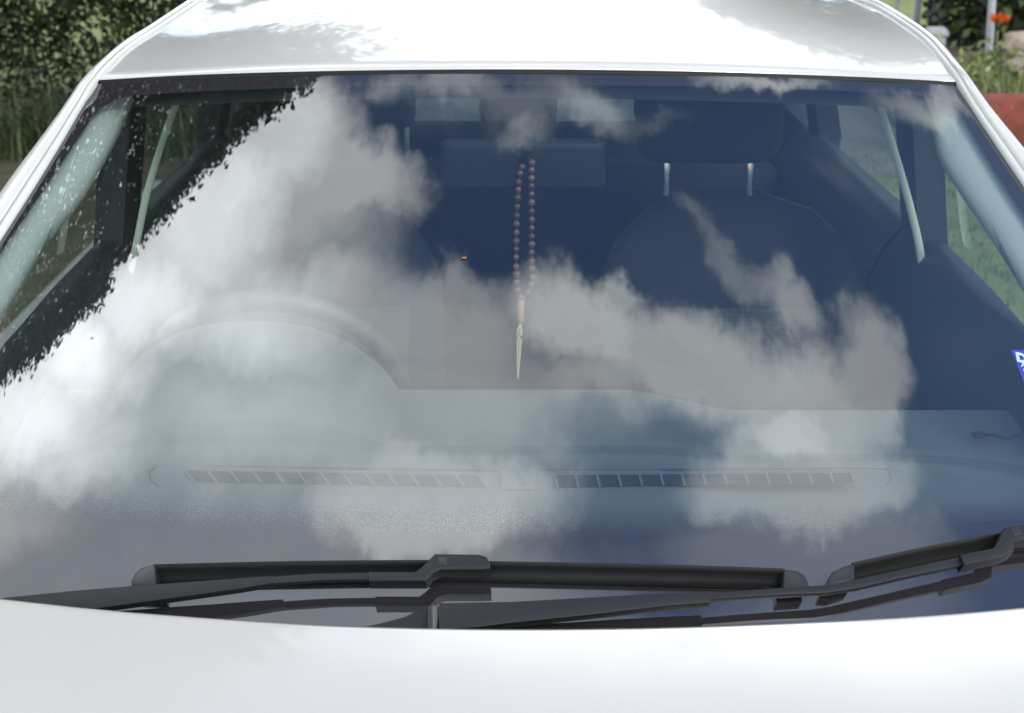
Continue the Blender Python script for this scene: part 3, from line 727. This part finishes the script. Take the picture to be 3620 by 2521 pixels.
fence = empty('metal_fence', (2.2, yf, ZB), 'grey upright steel bar fence in front of the sunny lawn', 'fence')
for px in (3240, 3167, 3094, 3021, 2948, 2875, 2802, 2729):
    p = at_y(px, 60, yf); w = .022 if px == 3240 else .012
    bm = bmesh.new(); box_bm(bm, (p[0]-w, yf-w, 0), (p[0]+w, yf+w, 1.3), .003, 1); bm_obj('post' if px == 3240 else 'bar', bm, STEEL, fence)
bm = bmesh.new(); box_bm(bm, (at_y(2729, 60, yf)[0], yf-.012, 1.22), (at_y(3240, 60, yf)[0], yf+.012, 1.26)); bm_obj('rail', bm, STEEL, fence, False)
a = at_y(3286, 100, 8.8); b = at_y(3338, 210, 8.8)
post = empty('concrete_post', ((a[0]+b[0])/2, 8.85, ZB), 'short pale grey concrete post in front of the dark shrubs', 'post')
bm = bmesh.new(); box_bm(bm, (a[0], 8.8, ZB), (b[0], 8.9, a[2]), .01, 2); bm_obj('shaft', bm, CONCRETE, post)
bm = bmesh.new(); box_bm(bm, (a[0]-.012, 8.785, a[2]-.055), (b[0]+.012, 8.915, a[2]-.02), .006, 2); bm_obj('collar', bm, CONCRETE, post)
sh = empty('shrub', (4.2, 10.4, ZB), 'dark shrub mass behind the grey stake at upper right', 'shrub')
x0 = at_y(3262, 60, 9.4)[0]
leaves('low_leaves', clump_points((2.6, 7.3, ZB), (5.5, 8.4, ZB+.12), 160, 12, .06), .06, WEED_LEAF, sh, .5, .5)
sp_ = clump_points((x0, 9.0, ZB), (7, 10.2, 1.45), 1500, 14, .09)
sp_ = sp_[sp_[:, 0] > (3268-1810)/5229*((sp_[:, 1]+1.403)*.94 + (1.79-sp_[:, 2])*.342) + .02*np.sin(sp_[:, 2]*40)]
leaves('foliage', sp_, .085, SHRUB_LEAF, sh, .3, .6)
bm = bmesh.new()
for k in range(18):
    x = random.uniform(x0+.1, 6); tube_bm(bm, [(x, 9.7, ZB), (x+random.uniform(-.2, .2), 9.7, 1.5)], [.02, .008], 6)
bm_obj('stem', bm, BARK, sh)
bm = bmesh.new(); p = at_y(3508, 0, 8.6); q = at_y(3490, 260, 8.6); d = (p-q)/np.linalg.norm(p-q); tube_bm(bm, [q - d*.25, q, q+d*.3, p, p + d*.7], [.03, .028, .026, .024, .02], 10)
tag(bm_obj('stake', bm, STEEL), 'weathered grey stake standing in the flower bed', 'stake')
fl_ = empty('flowering_plant', tuple(at_y(3510, 300, 8.45)), 'slender plant with one orange flower head beside the grey stake', 'plant')
bm = bmesh.new()
tube_bm(bm, interp([at_y(px, py, 8.45) for px, py in ((3480, 300), (3492, 240), (3520, 180), (3525, 120), (3533, 75))], 14), [.006]*14, 6)
tube_bm(bm, interp([at_y(px, py, 8.45) for px, py in ((3480, 300), (3500, 220), (3545, 150), (3550, 110))], 10), [.005]*10, 6)
bm_obj('stem', bm, plain('pale_stem', (.2, .2, .1), .8), fl_)
cpt = at_y(3533, 66, 8.45); pp = cpt + RNG.normal(size=(130, 3))*np.array([.028, .02, .012]); leaves('bloom', pp, .03, PETAL, fl_, .8, .7)
def rock(px, py, Y, r, label, seed):
    bm = bmesh.new(); bmesh.ops.create_icosphere(bm, subdivisions=4, radius=1); rg = np.random.default_rng(seed); ph = rg.uniform(0, 6, 9)
    c = at_y(px, py, Y)
    for v in bm.verts:
        n = v.co.normalized(); k = 1 + .14*math.sin(3*n.x+ph[0])*math.sin(2.6*n.y+ph[1]) + .09*math.sin(6*n.z+ph[2]+n.x*4) + .05*math.sin(11*n.y+ph[3])*math.sin(9*n.x+ph[4])
        v.co = Vector((c[0]+n.x*r*k, Y+n.y*r*.8*k, max(ZB-.02, c[2]+n.z*r*.8*k)))
    tag(bm_obj('rock', bm, ROCK), label, 'rock', 'rocks in the flower bed')
rock(3595, 165, 8.7, .13, 'sandy boulder in front of the dark shrub, the farther one', 3)
rock(3650, 262, 7.9, .19, 'large beige boulder above the red wall, the nearer one', 5)
wp = [np.array([random.uniform(2.5, 5.5), random.uniform(7.02, 8.1), ZB]) for _ in range(1900)]
tag(blades('weeds', wp, .15, WEED_LEAF, .012, .9), 'yellow green weeds growing along the red wall', 'weeds', kind='stuff')
lp = [np.array([random.uniform(1.6, 4.2), random.uniform(2.2, 6.8), 0]) for _ in range(9000)]
tag(blades('lawn_grass', lp, .05, WEED_LEAF, .007, .9), 'short green lawn grass beside the driveway', 'grass', kind='stuff')

# ------------------------------------------------------------------ sky with clouds (by direction), sun
wd = bpy.data.worlds.new('World'); SC.world = wd; wd.use_nodes = True; nt = wd.node_tree; N = nt.nodes.new; L = nt.links.new
bg = nt.nodes['Background']; bg.inputs['Strength'].default_value = .15
sun_dir = Vector((.42, -.72, .62)).normalized()
sky = N('ShaderNodeTexSky'); sky.sky_type = 'NISHITA'; sky.sun_disc = False; sky.dust_density = .3; sky.ozone_density = 2.5
sky.sun_elevation = math.asin(sun_dir.z); sky.sun_rotation = math.atan2(sun_dir.x, sun_dir.y)
def M(op, a, b=None, c=None):
    n = N('ShaderNodeMath'); n.operation = op
    for i, v in enumerate((a, b, c)):
        if v is None: continue
        if isinstance(v, (int, float)): n.inputs[i].default_value = v
        else: L(v, n.inputs[i])
    return n.outputs[0]
def V(op, a, b=None):
    n = N('ShaderNodeVectorMath'); n.operation = op
    for i, v in enumerate((a, b)):
        if v is None: continue
        if isinstance(v, tuple): n.inputs[i].default_value = v
        else: L(v, n.inputs[i])
    return n
tc = N('ShaderNodeTexCoord'); sp = N('ShaderNodeSeparateXYZ'); L(tc.outputs['Generated'], sp.inputs[0])
zp = M('ADD', M('MAXIMUM', sp.outputs[2], -.5), 1.0)
cx = N('ShaderNodeCombineXYZ'); L(M('DIVIDE', sp.outputs[0], zp), cx.inputs[0]); L(M('DIVIDE', sp.outputs[1], zp), cx.inputs[1])
q = cx.outputs[0]
def noise(vec, scale, detail, rough, dist=0.0):
    n = N('ShaderNodeTexNoise'); n.inputs['Scale'].default_value = scale; n.inputs['Detail'].default_value = detail; n.inputs['Roughness'].default_value = rough; n.inputs['Distortion'].default_value = dist
    L(vec, n.inputs['Vector']); return n
w1n = noise(q, 6, 7, .62)
off = V('MULTIPLY', V('SUBTRACT', w1n.outputs['Color'], (.5, .5, .5)).outputs[0], (.08, .08, 0))
w2n = noise(q, 30, 8, .68)
off2 = V('MULTIPLY', V('SUBTRACT', w2n.outputs['Color'], (.5, .5, .5)).outputs[0], (.034, .034, 0))
qw = V('ADD', V('ADD', q, off.outputs[0]).outputs[0], off2.outputs[0]).outputs[0]
OV = 3620/2296
BL = [  # cloud banks: centre, half sizes, turn, brightness, softness
 (60, 920, 350, 260, 0, .95, .9), (0, 1160, 330, 230, 0, .38, 1), (170, 800, 280, 230, -45, 1.0, .8), (330, 640, 280, 230, -40, .9, .8), (480, 480, 290, 240, -40, .8, .7), (700, 500, 230, 130, 0, .38, .8),
 (640, 330, 190, 200, 0, .56, .6), (760, 430, 190, 110, 0, .40, .5), (650, 230, 140, 90, 0, .36, .6), (560, 680, 440, 230, 0, .63, .8),
 (960, 730, 340, 160, 10, .31, .6), (1000, 650, 150, 90, 0, .26, .6), (560, 930, 720, 330, 0, .42, .9), (480, 900, 340, 220, 0, .45, .9), (1320, 850, 310, 140, 0, .36, .8), (1050, 880, 420, 200, 0, .32, .7),
 (1290, 710, 210, 120, 25, .44, .5), (1385, 640, 50, 50, 0, .34, .6), (1550, 800, 350, 150, 15, .37, .5), (1800, 900, 240, 170, 30, .38, .5),
 (1760, 960, 160, 110, 0, .48, .6), (1960, 860, 80, 160, -10, .32, .5), (1560, 505, 130, 30, 52, .14, 1), (1645, 580, 160, 42, 45, .18, 1), (1740, 640, 150, 48, 35, .22, 1), (1780, 670, 120, 60, 45, .28, .7), (1920, 740, 70, 80, 30, .20, .8),
 (950, 1100, 330, 170, 0, .44, .45), (480, 1320, 900, 360, 0, .235, .35), (1810, 1080, 280, 140, 0, .32, .4), (1850, 1250, 400, 120, 0, .16, .5),
 (900, 1420, 1100, 150, 0, .16, .7), (1900, 1400, 420, 130, 0, .14, .6), (1000, 230, 170, 55, 0, .24, .9), (1330, 275, 150, 60, 10, .25, .9), (1700, 192, 170, 30, 5, .36, .8), (2120, 225, 190, 60, 0, .3, .8), (1150, 250, 330, 80, 0, .15, 1),
 (1180, 300, 70, 60, 0, .24, .9), (870, 230, 70, 60, 0, .2, .9), (1880, 420, 110, 40, 40, .08, .9), (1480, 290, 110, 30, 0, .1, .9), (150, 380, 300, 330, -35, .75, .8)]
dens = None
for (bx, by, rx, ry, rot, amp, soft) in BL:
    c = np.array([bx, by])*OV
    f = lambda p: stereo(mirror_ray(*p)[1])
    q0 = f(c); J = np.stack([(f(c+np.array([60, 0]))-q0)/60, (f(c+np.array([0, 60]))-q0)/60], 1)
    a = math.radians(rot); R = np.array([[math.cos(a), -math.sin(a)], [math.sin(a), math.cos(a)]])
    U, S_, _ = np.linalg.svd(J @ R @ np.diag([rx*OV, ry*OV]))
    if np.linalg.det(U) < 0: U[:, 1] *= -1
    mp = N('ShaderNodeMapping'); mp.vector_type = 'TEXTURE'
    mp.inputs['Location'].default_value = (*q0, 0); mp.inputs['Rotation'].default_value = (0, 0, math.atan2(U[1, 0], U[0, 0])); mp.inputs['Scale'].default_value = (S_[0]*1.3, S_[1]*1.3, 1)
    L(qw, mp.inputs[0])
    gr = N('ShaderNodeTexGradient'); gr.gradient_type = 'SPHERICAL'; L(mp.outputs[0], gr.inputs[0])
    mr = N('ShaderNodeMapRange'); mr.interpolation_type = 'SMOOTHSTEP'; mr.inputs[1].default_value = 0; mr.inputs[2].default_value = min(1, soft*1.25); mr.inputs[3].default_value = 0; mr.inputs[4].default_value = amp
    L(gr.outputs['Fac'], mr.inputs[0])
    dens = mr.outputs[0] if dens is None else M('SMOOTH_MAX', dens, mr.outputs[0], .08)
# billows inside the banks
qs = N('ShaderNodeMapping'); qs.inputs['Rotation'].default_value = (0, 0, .7); qs.inputs['Scale'].default_value = (1, 2.4, 1); L(qw, qs.inputs[0])
bil = noise(qs.outputs[0], 6, 9, .6)
dens = M('MULTIPLY', M('MAXIMUM', M('SUBTRACT', dens, .06), 0.0), M('MULTIPLY_ADD', bil.outputs['Fac'], .9, .55))
# broken cloud over the rest of the sky
gen = noise(q, 2.2, 7, .55, .3)
g1 = N('ShaderNodeMapRange'); g1.interpolation_type = 'SMOOTHSTEP'; L(gen.outputs['Fac'], g1.inputs[0]); g1.inputs[1].default_value = .38; g1.inputs[2].default_value = .6; g1.inputs[4].default_value = .66
rad = V('LENGTH', V('MULTIPLY', V('SUBTRACT', q, (-.02, .1, 0)).outputs[0], (.9, 1.5, 0)).outputs[0])
g2 = N('ShaderNodeMapRange'); g2.interpolation_type = 'SMOOTHSTEP'; L(rad.outputs['Value'], g2.inputs[0]); g2.inputs[1].default_value = .46; g2.inputs[2].default_value = .58
dens = M('MAXIMUM', dens, M('MULTIPLY', g1.outputs[0], g2.outputs[0]))
CLOUD = 47.0
cc = V('SCALE', V('ADD', (1, 1.0, 1.0), (0, 0, 0)).outputs[0]); 
ccol = N('ShaderNodeCombineXYZ')
L(M('MULTIPLY', dens, CLOUD*.945), ccol.inputs[0]); L(M('MULTIPLY', dens, CLOUD), ccol.inputs[1]); L(M('MULTIPLY', dens, CLOUD*1.03), ccol.inputs[2])
thin = M('SUBTRACT', 1.0, M('MINIMUM', M('MULTIPLY', dens, 3.0), 1.0))
skys = N('ShaderNodeVectorMath'); skys.operation = 'SCALE'; L(V('MULTIPLY', sky.outputs[0], (1.2, 1.45, 1.7)).outputs[0], skys.inputs[0]); L(thin, skys.inputs['Scale'])
tot = V('ADD', skys.outputs[0], ccol.outputs[0])
L(tot.outputs[0], bg.inputs[0])
wd.cycles.sampling_method = 'MANUAL'; wd.cycles.sample_map_resolution = 512

sl = bpy.data.lights.new('sun', 'SUN'); sl.energy = 1.4; sl.angle = math.radians(12); sl.color = (1, .95, .88)
so = bpy.data.objects.new('sun', sl); COL.objects.link(so); so.rotation_euler = sun_dir.to_track_quat('Z', 'Y').to_euler(); so.location = (6, -9, 9)

# ------------------------------------------------------------------ camera and render
cd = bpy.data.cameras.new('camera'); co = bpy.data.objects.new('camera', cd); COL.objects.link(co); SC.camera = co
co.location = CAM; co.rotation_euler = (math.radians(70), 0, 0); cd.sensor_width = 36; cd.lens = 36*F/W; cd.clip_end = 500; cd.clip_start = .05
cd.dof.use_dof = True; cd.dof.focus_distance = 1.85; cd.dof.aperture_fstop = 9
vs = SC.view_settings; vs.view_transform = 'Standard'; vs.look = 'None'; vs.exposure = -.08; vs.gamma = 1; vs.use_curve_mapping = False
SC.cycles.max_bounces = 10; SC.cycles.transparent_max_bounces = 16; SC.cycles.glossy_bounces = 5; SC.cycles.use_denoising = True
SC.cycles.caustics_reflective = False; SC.cycles.caustics_refractive = False; SC.cycles.sample_clamp_indirect = 6
